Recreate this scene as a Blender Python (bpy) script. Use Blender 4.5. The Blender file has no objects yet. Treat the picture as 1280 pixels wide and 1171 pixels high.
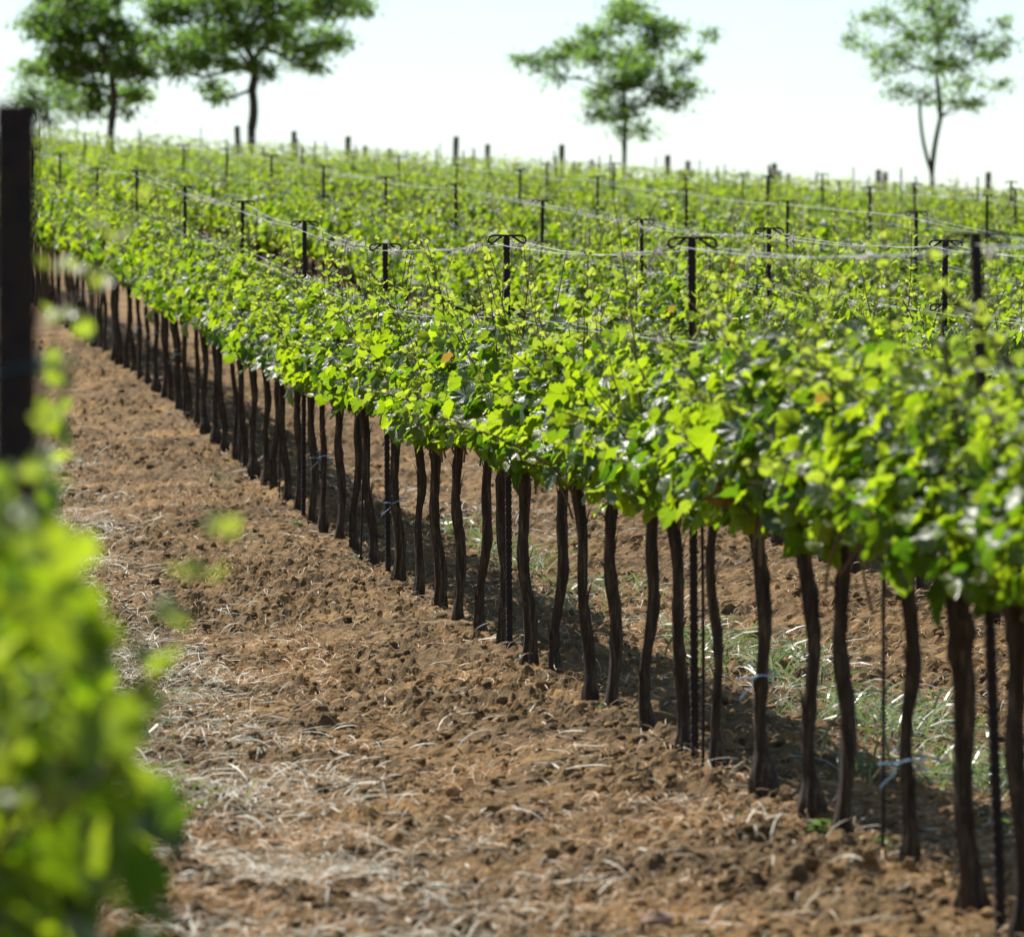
import bpy, math, random
import numpy as np
from mathutils import Vector, Matrix

random.seed(7)
RNG = np.random.default_rng(11)
scene = bpy.context.scene
COL = scene.collection

# ------------------------------------------------------------------ camera numbers
F = 7400.0                      # focal length in pixels of a 1280 px wide picture (about 208 mm)
CAMZ = 1.70
TH = math.atan(880.0 / F)       # camera heading, clockwise from the row direction (+Y)
SN, CS = math.sin(TH), math.cos(TH)

def depth(X, Y): return Y * CS + X * SN
def px(X, Y): return 640 + F * (X * CS - Y * SN) / depth(X, Y)
def py(X, Y, Z): return 585.5 - F * (Z - CAMZ) / depth(X, Y)
def unproj(x, y, d):
    """a world point seen at a pixel of the survey picture, at depth d"""
    xc = (x - 640) / F * d
    return Vector((xc * CS + d * SN, -xc * SN + d * CS, CAMZ + (585.5 - y) / F * d))

# ------------------------------------------------------------------ terrain
GY = np.array([-400, -60, 0, 8, 14.3, 19.2, 24.4, 29.6, 34.7, 39.8, 44.9, 50, 55.1, 60.2, 80, 110, 140, 150, 165, 200, 300, 700, 3000.])
GZ = np.array([-6, -2.2, 0, .33, .585, .75, .915, 1.16, 1.42, 1.73, 2.09, 2.45, 2.79, 3.15, 4.44, 6.37, 8.25, 8.6, 8.75, 7.6, 1.0, -30, -160.])
TY = np.array([0, 14, 30, 55, 140, 400.])
TT = np.array([0, 0, .012, .030, .062, .062])

def smooth_interp(y, xs, ys):
    # monotone-ish cubic (Catmull-Rom tangents)
    y = np.asarray(y, float)
    i = np.clip(np.searchsorted(xs, y) - 1, 0, len(xs) - 2)
    m = np.gradient(ys, xs)
    h = xs[i + 1] - xs[i]
    t = np.clip((y - xs[i]) / h, 0, 1)
    return ((2*t**3 - 3*t**2 + 1) * ys[i] + (t**3 - 2*t**2 + t) * h * m[i]
            + (-2*t**3 + 3*t**2) * ys[i+1] + (t**3 - t**2) * h * m[i+1])

def ground_z(X, Y):
    X = np.asarray(X, float); Y = np.asarray(Y, float)
    z = smooth_interp(Y, GY, GZ)
    t = np.interp(Y, TY, TT)
    return z - t * (np.clip(X, -40, 60) - 2.9)

SY = np.array([0, 40, 45, 50, 55, 60, 65, 70, 75, 100, 140, 200.])
SX = np.array([0, 0, -.05, -.11, -.20, -.34, -.45, -.57, -.75, -1.55, -2.75, -4.3])
def shift(Y): return np.interp(Y, SY, SX)
ROW_L = [2.9 + 2.5 * k for k in range(12)]
SPECIAL_L = .26

# ------------------------------------------------------------------ noise
def _hash(i, j, s):
    n = (i.astype(np.int64) * 374761393 + j.astype(np.int64) * 668265263 + s * 982451653) & 0x7fffffff
    n = ((n ^ (n >> 13)) * 1274126177) & 0x7fffffff
    n = (n ^ (n >> 16)) & 0x7fffffff
    return (n % 1000003) / 1000003.0

def vnoise(x, y, s=0):
    i = np.floor(x); j = np.floor(y)
    u = x - i; v = y - j
    u = u*u*(3-2*u); v = v*v*(3-2*v)
    a = _hash(i, j, s); b = _hash(i+1, j, s); c = _hash(i, j+1, s); d = _hash(i+1, j+1, s)
    return (a*(1-u)+b*u)*(1-v) + (c*(1-u)+d*u)*v

def clods(x, y, cell, s):
    gx = x / cell; gy = y / cell
    i0 = np.floor(gx); j0 = np.floor(gy)
    out = np.zeros_like(gx)
    for di in (-1, 0, 1):
        for dj in (-1, 0, 1):
            i = i0 + di; j = j0 + dj
            cx = i + _hash(i, j, s); cy = j + _hash(i, j, s+1)
            r = .28 + .55 * _hash(i, j, s+2)
            hgt = _hash(i, j, s+3)
            hgt = np.where(hgt > .3, hgt, 0)
            q = 1 - ((gx-cx)**2 + (gy-cy)**2) / r**2
            out = np.maximum(out, np.sqrt(np.clip(q, 0, 1)) * r * hgt)
    return out * cell

def soil_relief(X, Y):
    w = lambda k: vnoise(X/k*.9, Y/k*1.1, int(k*1000))
    r = (w(.9)-.5)*.05 + (w(.34)-.5)*.035
    X2 = X + (vnoise(X/.05, Y/.05, 77)-.5)*.03
    Y2 = Y + (vnoise(X/.05, Y/.05, 78)-.5)*.03
    rough = .30 + 1.0*vnoise(X/.45, Y/.7, 91)
    r += 1.1*clods(X2, Y2, .31, 45)*np.clip(vnoise(X/.8, Y/1.2, 92)*2.2-1.05, 0, 1)*.30
    r += rough*(clods(X2, Y2, .15, 5)*.22 + clods(X2, Y2, .07, 15)*.50 + clods(X2, Y2, .038, 25)*1.1)
    r += (w(.027)-.5)*.017 + (w(.05)-.5)*.018 - .12*np.clip(w(.065)-.70, 0, 1)
    # slight ridge along each row, slight hollow in the middle of the lane
    ph = (X - shift(Y) - 2.9) / 2.5
    r += .045*np.cos(2*np.pi*ph) - .062
    return r

def soil_z(X, Y): return ground_z(X, Y) + soil_relief(np.asarray(X, float), np.asarray(Y, float))

# ------------------------------------------------------------------ object helpers
def np_mesh(name, verts, faces, mats, mat_idx=None, tint=None, smooth=False):
    """verts (n,3); faces: list of int arrays, each (m,k) with one k per array"""
    me = bpy.data.meshes.new(name)
    verts = np.asarray(verts, np.float32)
    me.vertices.add(len(verts)); me.vertices.foreach_set('co', verts.ravel())
    faces = [np.asarray(f, np.int32) for f in faces if len(f)]
    loops = np.concatenate([f.ravel() for f in faces])
    tot = np.concatenate([np.full(len(f), f.shape[1], np.int32) for f in faces])
    start = np.concatenate([[0], np.cumsum(tot)[:-1]]).astype(np.int32)
    me.loops.add(len(loops)); me.loops.foreach_set('vertex_index', loops)
    me.polygons.add(len(tot)); me.polygons.foreach_set('loop_start', start); me.polygons.foreach_set('loop_total', tot)
    for m in mats: me.materials.append(m)
    if mat_idx is not None: me.polygons.foreach_set('material_index', np.asarray(mat_idx, np.int32))
    me.polygons.foreach_set('use_smooth', np.full(len(tot), bool(smooth)))
    if tint is not None:
        a = me.attributes.new('tint', 'FLOAT_COLOR', 'POINT')
        a.data.foreach_set('color', np.asarray(tint, np.float32).ravel())
    me.update(calc_edges=True)
    return me

def link(name, me, parent=None, loc=(0, 0, 0), rot=(0, 0, 0), scale=(1, 1, 1)):
    o = bpy.data.objects.new(name, me); COL.objects.link(o)
    o.location = loc; o.rotation_euler = rot; o.scale = scale
    if parent is not None: o.parent = parent
    return o

def tag(o, label=None, cat=None, group=None, kind=None):
    if label: o['label'] = label
    if cat: o['category'] = cat
    if group: o['group'] = group
    if kind: o['kind'] = kind
    return o

def copy_tree(o):
    """a thing with copies of each of its parts and sub-parts"""
    c = o.copy(); COL.objects.link(c)
    for ch in list(o.children):
        d = ch.copy(); COL.objects.link(d); d.parent = c
        for g in list(ch.children):
            e = g.copy(); COL.objects.link(e); e.parent = d
    return c

class MB:
    """collects tubes, boxes and ribbons as numpy arrays"""
    def __init__(s): s.v = []; s.q = []; s.t = []; s.qm = []; s.tm = []; s.n = 0; s.c = []
    def add(s, v, q=None, t=None, m=0, c=None):
        v = np.asarray(v, float)
        if q is not None and len(q):
            q = np.asarray(q) + s.n; s.q.append(q); s.qm.append(np.full(len(q), m))
        if t is not None and len(t):
            t = np.asarray(t) + s.n; s.t.append(t); s.tm.append(np.full(len(t), m))
        s.v.append(v); s.n += len(v)
        s.c.append(np.zeros((len(v), 4)) if c is None else np.asarray(c, float))
    def tube(s, pts, rad, n=8, m=0, cap=True, wob=None, c=None):
        pts = np.asarray(pts, float); rad = np.broadcast_to(np.asarray(rad, float), (len(pts),))
        tg = np.gradient(pts, axis=0); tg /= np.linalg.norm(tg, axis=1)[:, None] + 1e-9
        ref = np.array([0.31, 0.95, 0.05]) if abs(tg[0][2]) > .6 else np.array([0, 0.05, 1.])
        u = np.cross(tg, ref); u /= np.linalg.norm(u, axis=1)[:, None] + 1e-9
        w = np.cross(tg, u)
        a = np.linspace(0, 2*np.pi, n, endpoint=False)
        R = rad[:, None] * np.ones((1, n))
        if wob is not None: R = R * wob
        v = pts[:, None, :] + R[..., None]*(np.cos(a)[None, :, None]*u[:, None, :] + np.sin(a)[None, :, None]*w[:, None, :])
        k = len(pts)
        i = np.arange(k-1)[:, None]*n; j = np.arange(n)[None, :]; j2 = (j+1) % n
        q = np.stack([i+j, i+j2, i+n+j2, i+n+j], -1).reshape(-1, 4)
        V = v.reshape(-1, 3)
        t = None
        if cap:
            V = np.vstack([V, pts[0], pts[-1]])
            jj = np.arange(n)
            t = np.vstack([np.stack([np.full(n, k*n), (jj+1) % n, jj], -1),
                           np.stack([np.full(n, k*n+1), (k-1)*n+jj, (k-1)*n+(jj+1) % n], -1)])
        s.add(V, q, t, m, None if c is None else np.tile(c, (len(V), 1)))
    def box(s, lo, hi, m=0):
        x0, y0, z0 = lo; x1, y1, z1 = hi
        v = [(x0,y0,z0),(x1,y0,z0),(x1,y1,z0),(x0,y1,z0),(x0,y0,z1),(x1,y0,z1),(x1,y1,z1),(x0,y1,z1)]
        q = [(0,3,2,1),(4,5,6,7),(0,1,5,4),(1,2,6,5),(2,3,7,6),(3,0,4,7)]
        s.add(v, q, None, m)
    def mesh(s, name, mats, smooth=False, tint=False):
        f = []; mi = []
        if s.q: f.append(np.vstack(s.q)); mi.append(np.concatenate(s.qm))
        if s.t: f.append(np.vstack(s.t)); mi.append(np.concatenate(s.tm))
        return np_mesh(name, np.vstack(s.v), f, mats, np.concatenate(mi), np.vstack(s.c) if tint else None, smooth)

# ------------------------------------------------------------------ materials
def mat(name):
    m = bpy.data.materials.new(name); m.use_nodes = True
    nt = m.node_tree; nt.nodes.clear()
    out = nt.nodes.new('ShaderNodeOutputMaterial')
    return m, nt, out
def nd(nt, t, **kw):
    n = nt.nodes.new(t)
    for k, v in kw.items():
        if k.startswith('_'): setattr(n, k[1:], v)
        else: n.inputs[k.replace('__', ' ')].default_value = v
    return n
def L(nt, a, b): nt.links.new(a, b)
def mixcol(nt, fac, a, b, mode='MIX'):
    n = nt.nodes.new('ShaderNodeMix'); n.data_type = 'RGBA'; n.blend_type = mode
    for s, v in ((n.inputs[0], fac), (n.inputs[6], a), (n.inputs[7], b)):
        if isinstance(v, (int, float)): s.default_value = v
        elif isinstance(v, tuple): s.default_value = v + (1,) if len(v) == 3 else v
        else: L(nt, v, s)
    return n.outputs[2]
def ramp(nt, fac, stops):
    n = nt.nodes.new('ShaderNodeValToRGB'); cr = n.color_ramp
    while len(cr.elements) < len(stops): cr.elements.new(.5)
    for e, (p, c) in zip(cr.elements, stops): e.position = p; e.color = tuple(c) + (1,)
    L(nt, fac, n.inputs[0]); return n.outputs[0]
def math_(nt, op, a, b=None, c=None):
    n = nt.nodes.new('ShaderNodeMath'); n.operation = op
    for s, v in zip(n.inputs, (a, b, c)):
        if v is None: continue
        if isinstance(v, (int, float)): s.default_value = v
        else: L(nt, v, s)
    return n.outputs[0]

def leaf_material(name, dark, light, young, trans_dark, trans_light, trans_young, tfac=.5, rough=.34, veins=True):
    m, nt, out = mat(name)
    at = nd(nt, 'ShaderNodeAttribute', _attribute_name='tint')
    sep = nt.nodes.new('ShaderNodeSeparateColor'); L(nt, at.outputs['Color'], sep.inputs[0])
    age, rnd, lx, ly = sep.outputs[0], sep.outputs[1], sep.outputs[2], at.outputs['Alpha']
    c = mixcol(nt, age, mixcol(nt, rnd, dark, light), young)
    t = mixcol(nt, age, mixcol(nt, rnd, trans_dark, trans_light), trans_young)
    pr = nd(nt, 'ShaderNodeBsdfPrincipled'); pr.inputs['Roughness'].default_value = rough
    pr.inputs['Specular IOR Level'].default_value = .45
    tr = nd(nt, 'ShaderNodeBsdfTranslucent')
    if veins:
        ang = math_(nt, 'ARCTAN2', lx, ly)
        w = math_(nt, 'PINGPONG', ang, .42)                       # a main vein every .84 rad round the petiole
        rad = math_(nt, 'SQRT', math_(nt, 'ADD', math_(nt, 'MULTIPLY', lx, lx), math_(nt, 'MULTIPLY', ly, ly)))
        line = math_(nt, 'SUBTRACT', 1, math_(nt, 'MULTIPLY', math_(nt, 'MULTIPLY', w, rad), 45))
        line = math_(nt, 'MAXIMUM', line, 0)
        side = math_(nt, 'PINGPONG', math_(nt, 'SUBTRACT', rad, math_(nt, 'MULTIPLY', w, .7)), .055)
        side = math_(nt, 'MULTIPLY', math_(nt, 'GREATER_THAN', side, .046), .45)
        vein = math_(nt, 'MAXIMUM', line, side)
        c = mixcol(nt, math_(nt, 'MULTIPLY', vein, .35), c, tuple(x*1.5+.03 for x in light))
        t = mixcol(nt, math_(nt, 'MULTIPLY', vein, .35), t, tuple(x*.5 for x in trans_dark))
        gm = nd(nt, 'ShaderNodeTexCoord')
        nz = nd(nt, 'ShaderNodeTexNoise', Scale=75.0, Detail=2.0); L(nt, gm.outputs['Object'], nz.inputs['Vector'])
        bp = nd(nt, 'ShaderNodeBump', Strength=.45, Distance=.006); bp.invert = True
        L(nt, math_(nt, 'ADD', math_(nt, 'MULTIPLY', vein, .6), nz.outputs[0]), bp.inputs['Height'])
        old = math_(nt, 'MULTIPLY', math_(nt, 'GREATER_THAN', rnd, .9985), .8)
        c = mixcol(nt, old, c, (.13, .055, .025)); t = mixcol(nt, old, t, (.30, .11, .03)); L(nt, bp.outputs[0], pr.inputs['Normal'])
    L(nt, c, pr.inputs['Base Color']); L(nt, t, tr.inputs['Color'])
    mx = nd(nt, 'ShaderNodeMixShader', Fac=tfac)
    L(nt, pr.outputs[0], mx.inputs[1]); L(nt, tr.outputs[0], mx.inputs[2]); L(nt, mx.outputs[0], out.inputs[0])
    return m

M_LEAF = leaf_material('vine_leaf', (.014, .042, .007), (.050, .098, .011), (.21, .22, .09),
                       (.085, .22, .006), (.46, .62, .012), (.50, .58, .07), tfac=.52, rough=.36)
M_TREE = leaf_material('tree_leaf', (.026, .056, .016), (.052, .098, .022), (.08, .13, .028),
                       (.12, .28, .03), (.24, .46, .05), (.34, .54, .07), tfac=.54, rough=.45, veins=False)
M_GRASS = leaf_material('grass_blade', (.05, .09, .025), (.10, .16, .05), (.30, .31, .19),
                        (.10, .18, .03), (.20, .30, .06), (.30, .30, .16), tfac=.35, rough=.35, veins=False)
M_STRAW = leaf_material('straw', (.28, .245, .165), (.50, .48, .38), (.46, .265, .10),
                        (.25, .2, .12), (.4, .37, .28), (.40, .20, .07), tfac=.2, rough=.6, veins=False)

def bark_material(name, a, b, c, rough=.9, bump=.9, scale=1.0):
    m, nt, out = mat(name)
    tc = nd(nt, 'ShaderNodeTexCoord'); mp = nd(nt, 'ShaderNodeMapping')
    mp.inputs['Scale'].default_value = (60*scale, 60*scale, 7*scale); L(nt, tc.outputs['Object'], mp.inputs[0])
    n1 = nd(nt, 'ShaderNodeTexNoise', Scale=1.0, Detail=6.0, Roughness=.7); L(nt, mp.outputs[0], n1.inputs['Vector'])
    n2 = nd(nt, 'ShaderNodeTexNoise', Scale=9.0*scale, Detail=3.0); L(nt, tc.outputs['Object'], n2.inputs['Vector'])
    col = ramp(nt, n1.outputs[0], [(.3, a), (.52, b), (.72, c)])
    col = mixcol(nt, math_(nt, 'MULTIPLY', n2.outputs[0], .5), col, a)
    pr = nd(nt, 'ShaderNodeBsdfPrincipled', Roughness=rough); pr.inputs['Specular IOR Level'].default_value = .25
    L(nt, col, pr.inputs['Base Color'])
    bp = nd(nt, 'ShaderNodeBump', Strength=bump, Distance=.006); L(nt, n1.outputs[0], bp.inputs['Height'])
    L(nt, bp.outputs[0], pr.inputs['Normal']); L(nt, pr.outputs[0], out.inputs[0])
    return m
M_BARK = bark_material('vine_bark', (.020, .014, .010), (.052, .035, .023), (.22, .16, .105))
M_TBARK = bark_material('tree_bark', (.035, .030, .025), (.075, .065, .052), (.14, .12, .10), scale=.3)
M_WOOD = bark_material('weathered_wood', (.09, .065, .045), (.17, .13, .10), (.27, .22, .18), scale=.6)

def metal_material(name, a, b, metallic, rough, scale=40):
    m, nt, out = mat(name)
    tc = nd(nt, 'ShaderNodeTexCoord')
    n1 = nd(nt, 'ShaderNodeTexNoise', Scale=float(scale), Detail=4.0); L(nt, tc.outputs['Object'], n1.inputs['Vector'])
    pr = nd(nt, 'ShaderNodeBsdfPrincipled', Metallic=metallic)
    L(nt, ramp(nt, n1.outputs[0], [(.35, a), (.65, b)]), pr.inputs['Base Color'])
    L(nt, math_(nt, 'MULTIPLY_ADD', n1.outputs[0], .3, rough-.15), pr.inputs['Roughness'])
    pr.inputs['Specular IOR Level'].default_value = .5 if metallic > .3 else .2
    L(nt, pr.outputs[0], out.inputs[0]); return m
M_POST = metal_material('rusted_steel', (.010, .008, .008), (.030, .018, .014), .1, .62)
M_WIRE = metal_material('galvanised_wire', (.38, .39, .39), (.60, .61, .61), .6, .45)
M_CANE = metal_material('shoot_stem', (.09, .085, .03), (.15, .075, .045), 0, .45, 25)
M_TENDRIL = metal_material('dry_tendril', (.36, .33, .27), (.58, .55, .48), 0, .7, 30)
M_TIE = metal_material('blue_twine', (.16, .32, .50), (.30, .48, .64), 0, .45, 30)
M_SHADETIE = metal_material('shaded_blue_twine', (.02, .05, .065), (.04, .085, .10), 0, .6, 30)  # blue twine again, with the shade on the end post's tie painted in
M_STONE = metal_material('stone', (.24, .15, .11), (.36, .25, .19), 0, .85, 12)
M_PALE = metal_material('pale_stone', (.36, .33, .29), (.50, .47, .42), 0, .85, 12)

def soil_material(name, bump=True):
    m, nt, out = mat(name)
    gm = nd(nt, 'ShaderNodeNewGeometry')
    P = gm.outputs['Position']
    def noise(s, det=4., rough=.6):
        n = nd(nt, 'ShaderNodeTexNoise', Scale=float(s), Detail=det, Roughness=rough); L(nt, P, n.inputs['Vector']); return n.outputs[0]
    n1, n2, n3, n4 = noise(2.2), noise(14), noise(70, 5., .7), noise(.7, 3.)
    c = ramp(nt, n2, [(.35, (.034, .020, .009)), (.5, (.098, .061, .027)), (.66, (.205, .133, .060))])
    c = mixcol(nt, math_(nt, 'MULTIPLY', n3, .55), c, (.215, .14, .068))
    o = ramp(nt, n1, [(.45, (0, 0, 0)), (.68, (1, 1, 1))])
    c = mixcol(nt, math_(nt, 'MULTIPLY', o, .65), c, (.34, .205, .082))
    c = mixcol(nt, math_(nt, 'MULTIPLY', ramp(nt, n4, [(.4, (0, 0, 0)), (.65, (1, 1, 1))]), .35), c, (.085, .054, .032))
    pr = nd(nt, 'ShaderNodeBsdfPrincipled', Roughness=.95); pr.inputs['Specular IOR Level'].default_value = .15
    L(nt, c, pr.inputs['Base Color'])
    if bump:
        bp = nd(nt, 'ShaderNodeBump', Strength=.8, Distance=.012)
        L(nt, math_(nt, 'ADD', n3, math_(nt, 'MULTIPLY', n2, .7)), bp.inputs['Height']); L(nt, bp.outputs[0], pr.inputs['Normal'])
    L(nt, pr.outputs[0], out.inputs[0]); return m
M_SOIL = soil_material('tilled_soil')

# ------------------------------------------------------------------ ground sheet
def lines(segs):
    out = [segs[0][0]]
    for a, b, st in segs:
        n = max(1, int(round((b-a)/st)))
        out += list(np.linspace(a, b, n+1)[1:])
    return np.array(out)
gx = lines([(-1500, -60, 240), (-60, -6, 6), (-6, .2, .2), (.2, 3.5, .0125), (3.5, 6.2, .028), (6.2, 12, .2), (12, 60, 3), (60, 1500, 240)])
gy = lines([(-300, -10, 58), (-10, 12.5, .5), (12.5, 22, .017), (22, 36, .026), (36, 58, .055), (58, 150, .6), (150, 300, 6), (300, 3000, 300)])
XX, YY = np.meshgrid(gx, gy)
ZZ = ground_z(XX, YY)
near = (XX > -.2) & (XX < 12) & (YY > 12) & (YY < 60)
fade = np.clip((XX-.0)/.4, 0, 1)*np.clip((YY-12.4)/.3, 0, 1)*np.clip((60-YY)/4, 0, 1)*np.clip((9-XX)/2, 0, 1)
ZZ[near] += (soil_relief(XX[near], YY[near]))*fade[near]
nx, ny = len(gx), len(gy)
I = (np.arange(ny-1)[:, None]*nx + np.arange(nx-1)[None, :])
Q = np.stack([I, I+1, I+1+nx, I+nx], -1).reshape(-1, 4)
tag(link('ground', np_mesh('ground', np.stack([XX, YY, ZZ], -1).reshape(-1, 3), [Q], [M_SOIL])),
    'brown tilled soil sloping up between the vine rows', 'ground', kind='structure')

# loose clods (stuff): one mesh of many small lumps
ICO = None
def ico():
    t = (1+5**.5)/2
    v = np.array([(-1,t,0),(1,t,0),(-1,-t,0),(1,-t,0),(0,-1,t),(0,1,t),(0,-1,-t),(0,1,-t),(t,0,-1),(t,0,1),(-t,0,-1),(-t,0,1)], float)
    v /= np.linalg.norm(v[0])
    f = [(0,11,5),(0,5,1),(0,1,7),(0,7,10),(0,10,11),(1,5,9),(5,11,4),(11,10,2),(10,7,6),(7,1,8),(3,9,4),(3,4,2),(3,2,6),(3,6,8),(3,8,9),(4,9,5),(2,4,11),(6,2,10),(8,6,7),(9,8,1)]
    # one subdivision
    v = [tuple(a) for a in v]; cache = {}; nf = []
    def mid(a, b):
        k = (min(a, b), max(a, b))
        if k not in cache:
            p = (np.array(v[a])+np.array(v[b]))/2; p /= np.linalg.norm(p); v.append(tuple(p)); cache[k] = len(v)-1
        return cache[k]
    for a, b, c in f:
        ab, bc, ca = mid(a, b), mid(b, c), mid(c, a)
        nf += [(a, ab, ca), (b, bc, ab), (c, ca, bc), (ab, bc, ca)]
    return np.array(v), np.array(nf)
IV, IF_ = ico()

def lumps(name, X, Y, S, m, rng, sink=.25):
    n = len(X)
    jit = 1 + (rng.random((n, len(IV)))-.5)*.75
    sc = S[:, None]*(.6 + .8*rng.random((n, 3))); sc[:, 2] *= .75
    V = IV[None]*jit[..., None]*sc[:, None, :]
    a = rng.random(n)*6.28
    c, s = np.cos(a)[:, None], np.sin(a)[:, None]
    x = V[..., 0]*c - V[..., 1]*s; y = V[..., 0]*s + V[..., 1]*c
    z0 = soil_z(X, Y) + S*(.5-sink)
    V = np.stack([x + X[:, None], y + Y[:, None], V[..., 2] + z0[:, None]], -1)
    Fc = IF_[None] + (np.arange(n)*len(IV))[:, None, None]
    return np_mesh(name, V.reshape(-1, 3), [Fc.reshape(-1, 3)], [m], smooth=True)

def lane_points(n, y0, y1, rng, x0=.35, x1=3.6, p=1.6):
    u = rng.random(n)
    Y = (y0**(-p+1) + u*(y1**(-p+1)-y0**(-p+1)))**(1/(1-p))
    X = x0 + (x1-x0)*rng.random(n)
    return X, Y
X, Y = lane_points(17000, 13.6, 48, RNG)
X2, Y2 = lane_points(4500, 17, 45, RNG, 3.6, 6.2)
X = np.concatenate([X, X2]); Y = np.concatenate([Y, Y2])
keep = RNG.random(len(X)) < .35 + .65*vnoise(X/.3, Y/.5, 201)
X, Y = X[keep], Y[keep]
S = .005 + .019*RNG.random(len(X))**3.2
tag(link('soil_clods', lumps('soil_clods', X, Y, S, M_SOIL, RNG)), 'loose brown clods of soil scattered over the lane', 'soil clods', kind='stuff')

# ------------------------------------------------------------------ ribbons: straw, dry grass, green grass
def ribbons(name, X, Y, length, width, lift, bend, tilt, age, rnd, m, rng, seg=4, z=None, flat=True):
    n = len(X)
    az = rng.random(n)*6.283
    t = np.linspace(0, 1, seg+1)[None, :]
    dirx, diry = np.cos(az)[:, None], np.sin(az)[:, None]
    cur = (rng.random(n)[:, None]-.5)*bend[:, None]
    s = t*length[:, None]
    el = tilt[:, None] * (1 - t*(.9 + .9*rng.random(n)[:, None]))
    dl = length[:, None]/seg
    hx = np.cumsum(np.concatenate([np.zeros((n, 1)), np.cos(el[:, :-1])*dl], 1), 1)
    hz = np.cumsum(np.concatenate([np.zeros((n, 1)), np.sin(el[:, :-1])*dl], 1), 1)
    a2 = cur*t
    cx = dirx*np.cos(a2) - diry*np.sin(a2); cy = dirx*np.sin(a2) + diry*np.cos(a2)
    px_ = X[:, None] + cx*hx; py_ = Y[:, None] + cy*hx
    z0 = soil_z(X, Y) if z is None else z
    pz = z0[:, None] + lift[:, None] + hz
    if flat: pz = np.maximum(pz, soil_z(px_, py_) + .4*lift[:, None])
    w = width[:, None]*np.array([.7] + [1]*(seg-1) + [.15])[None, :]*.5
    roll = (rng.random(n)[:, None]-.5)*1.6
    wx, wy, wz = -cy*np.cos(roll), cx*np.cos(roll), np.sin(roll)*np.ones_like(cx)
    P = np.stack([px_, py_, pz], -1); W = np.stack([wx, wy, wz], -1)*w[..., None]
    V = np.stack([P-W, P+W], 2).reshape(n, -1, 3)
    k = np.arange(seg)
    q = np.stack([2*k, 2*k+1, 2*k+3, 2*k+2], -1)
    Fq = q[None] + (np.arange(n)*2*(seg+1))[:, None, None]
    col = np.zeros((n, 2*(seg+1), 4)); col[..., 0] = age[:, None]; col[..., 1] = rnd[:, None]
    return np_mesh(name, V.reshape(-1, 3), [Fq.reshape(-1, 4)], [m], None, col.reshape(-1, 4))

def clustered(n, y0, y1, xc, xw, rng, ncl, spread, p=1.5):
    cx, cy = lane_points(ncl, y0, y1, rng, 0, 1, p)
    cx = xc + xw*rng.normal(size=ncl)
    i = rng.integers(0, ncl, n)
    return cx[i] + rng.normal(size=n)*spread, cy[i] + rng.normal(size=n)*spread*2.2

# pale straw down the middle of the first lane and of the lane behind the front row
X, Y = clustered(11500, 13.8, 46, 1.36, .24, RNG, 150, .12, 1.05)
Xb, Yb = clustered(3000, 16, 42, 4.1, .30, RNG, 60, .14)
Xs, Ys = lane_points(2200, 13.6, 46, RNG, .5, 3.2, 1.1)
X = np.concatenate([X, Xb, Xs]); Y = np.concatenate([Y, Yb, Ys]); n = len(X)
tag(link('straw', ribbons('straw', X, Y, .03+.15*RNG.random(n)**1.8, .0022+.0042*RNG.random(n), .006+.028*RNG.random(n)**2, RNG.random(n)*1.6,
    RNG.random(n)**2*1.1, np.zeros(n), RNG.random(n), M_STRAW, RNG)), 'pale cut straw strewn along the middle of the lanes', 'straw', kind='stuff')
# orange-brown withered grass, everywhere but denser in patches
X, Y = lane_points(30000, 13.6, 46, RNG, .4, 3.3)
keep = RNG.random(len(X)) < np.clip((vnoise(X/.33, Y/.75, 301)-.36)*2.6, .10, 1)
X, Y = X[keep], Y[keep]
Xc, Yc = clustered(9000, 13.8, 38, 1.5, .55, RNG, 110, .075)
Xb, Yb = lane_points(9000, 16, 46, RNG, 3.4, 5.6)
X = np.concatenate([X, Xc, Xb]); Y = np.concatenate([Y, Yc, Yb]); n = len(X)
tag(link('dry_grass', ribbons('dry_grass', X, Y, .02+.07*RNG.random(n)**1.5, .0018+.0022*RNG.random(n), .003+.018*RNG.random(n), 1+RNG.random(n)*3,
    .1+RNG.random(n)*.9, .6+.4*RNG.random(n), RNG.random(n), M_STRAW, RNG, seg=4)), 'withered orange brown grass lying in curly wisps on the soil', 'dry grass', kind='stuff')
# green grass behind the front row, a little in the lane
X, Y = clustered(1500, 16.5, 34, 3.95, .22, RNG, 46, .10)
Xb, Yb = clustered(120, 15, 34, 1.2, .3, RNG, 12, .05)
X = np.concatenate([X, Xb]); Y = np.concatenate([Y, Yb]); n = len(X)
tag(link('grass', ribbons('grass', X, Y, .10+.22*RNG.random(n), .005+.006*RNG.random(n), np.zeros(n), RNG.random(n)*.8,
    .5+RNG.random(n)*.9, np.where(RNG.random(n) < .3, .8, .1), RNG.random(n), M_GRASS, RNG, seg=5)), 'long green grass growing in tufts behind the front row', 'grass', kind='stuff')

# ------------------------------------------------------------------ grape leaves
half = np.array([(.05,-.10),(.13,-.22),(.22,-.20),(.27,-.25),(.35,-.15),(.43,-.14),(.44,-.03),(.53,.03),(.50,.13),(.60,.23),(.53,.30),
                 (.56,.42),(.45,.42),(.39,.50),(.30,.47),(.34,.58),(.29,.63),(.28,.72),(.20,.76),(.15,.87),(.08,.90)])
OUT_HI = np.vstack([half, [(0, 1.0)], half[::-1]*[-1, 1], [(0, .0)]])
half2 = np.array([(.20,-.22),(.46,-.06),(.57,.25),(.50,.42),(.30,.47),(.30,.66)])
OUT_LO = np.vstack([half2, [(0, 1.0)], half2[::-1]*[-1, 1], [(0, .0)]])
def leaf_template(out):
    c = np.array([(0, .16)])
    v = np.vstack([c, out]); n = len(out); j = np.arange(n)
    return v, np.stack([np.zeros(n, int), 1+j, 1+(j+1) % n], -1)
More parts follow.
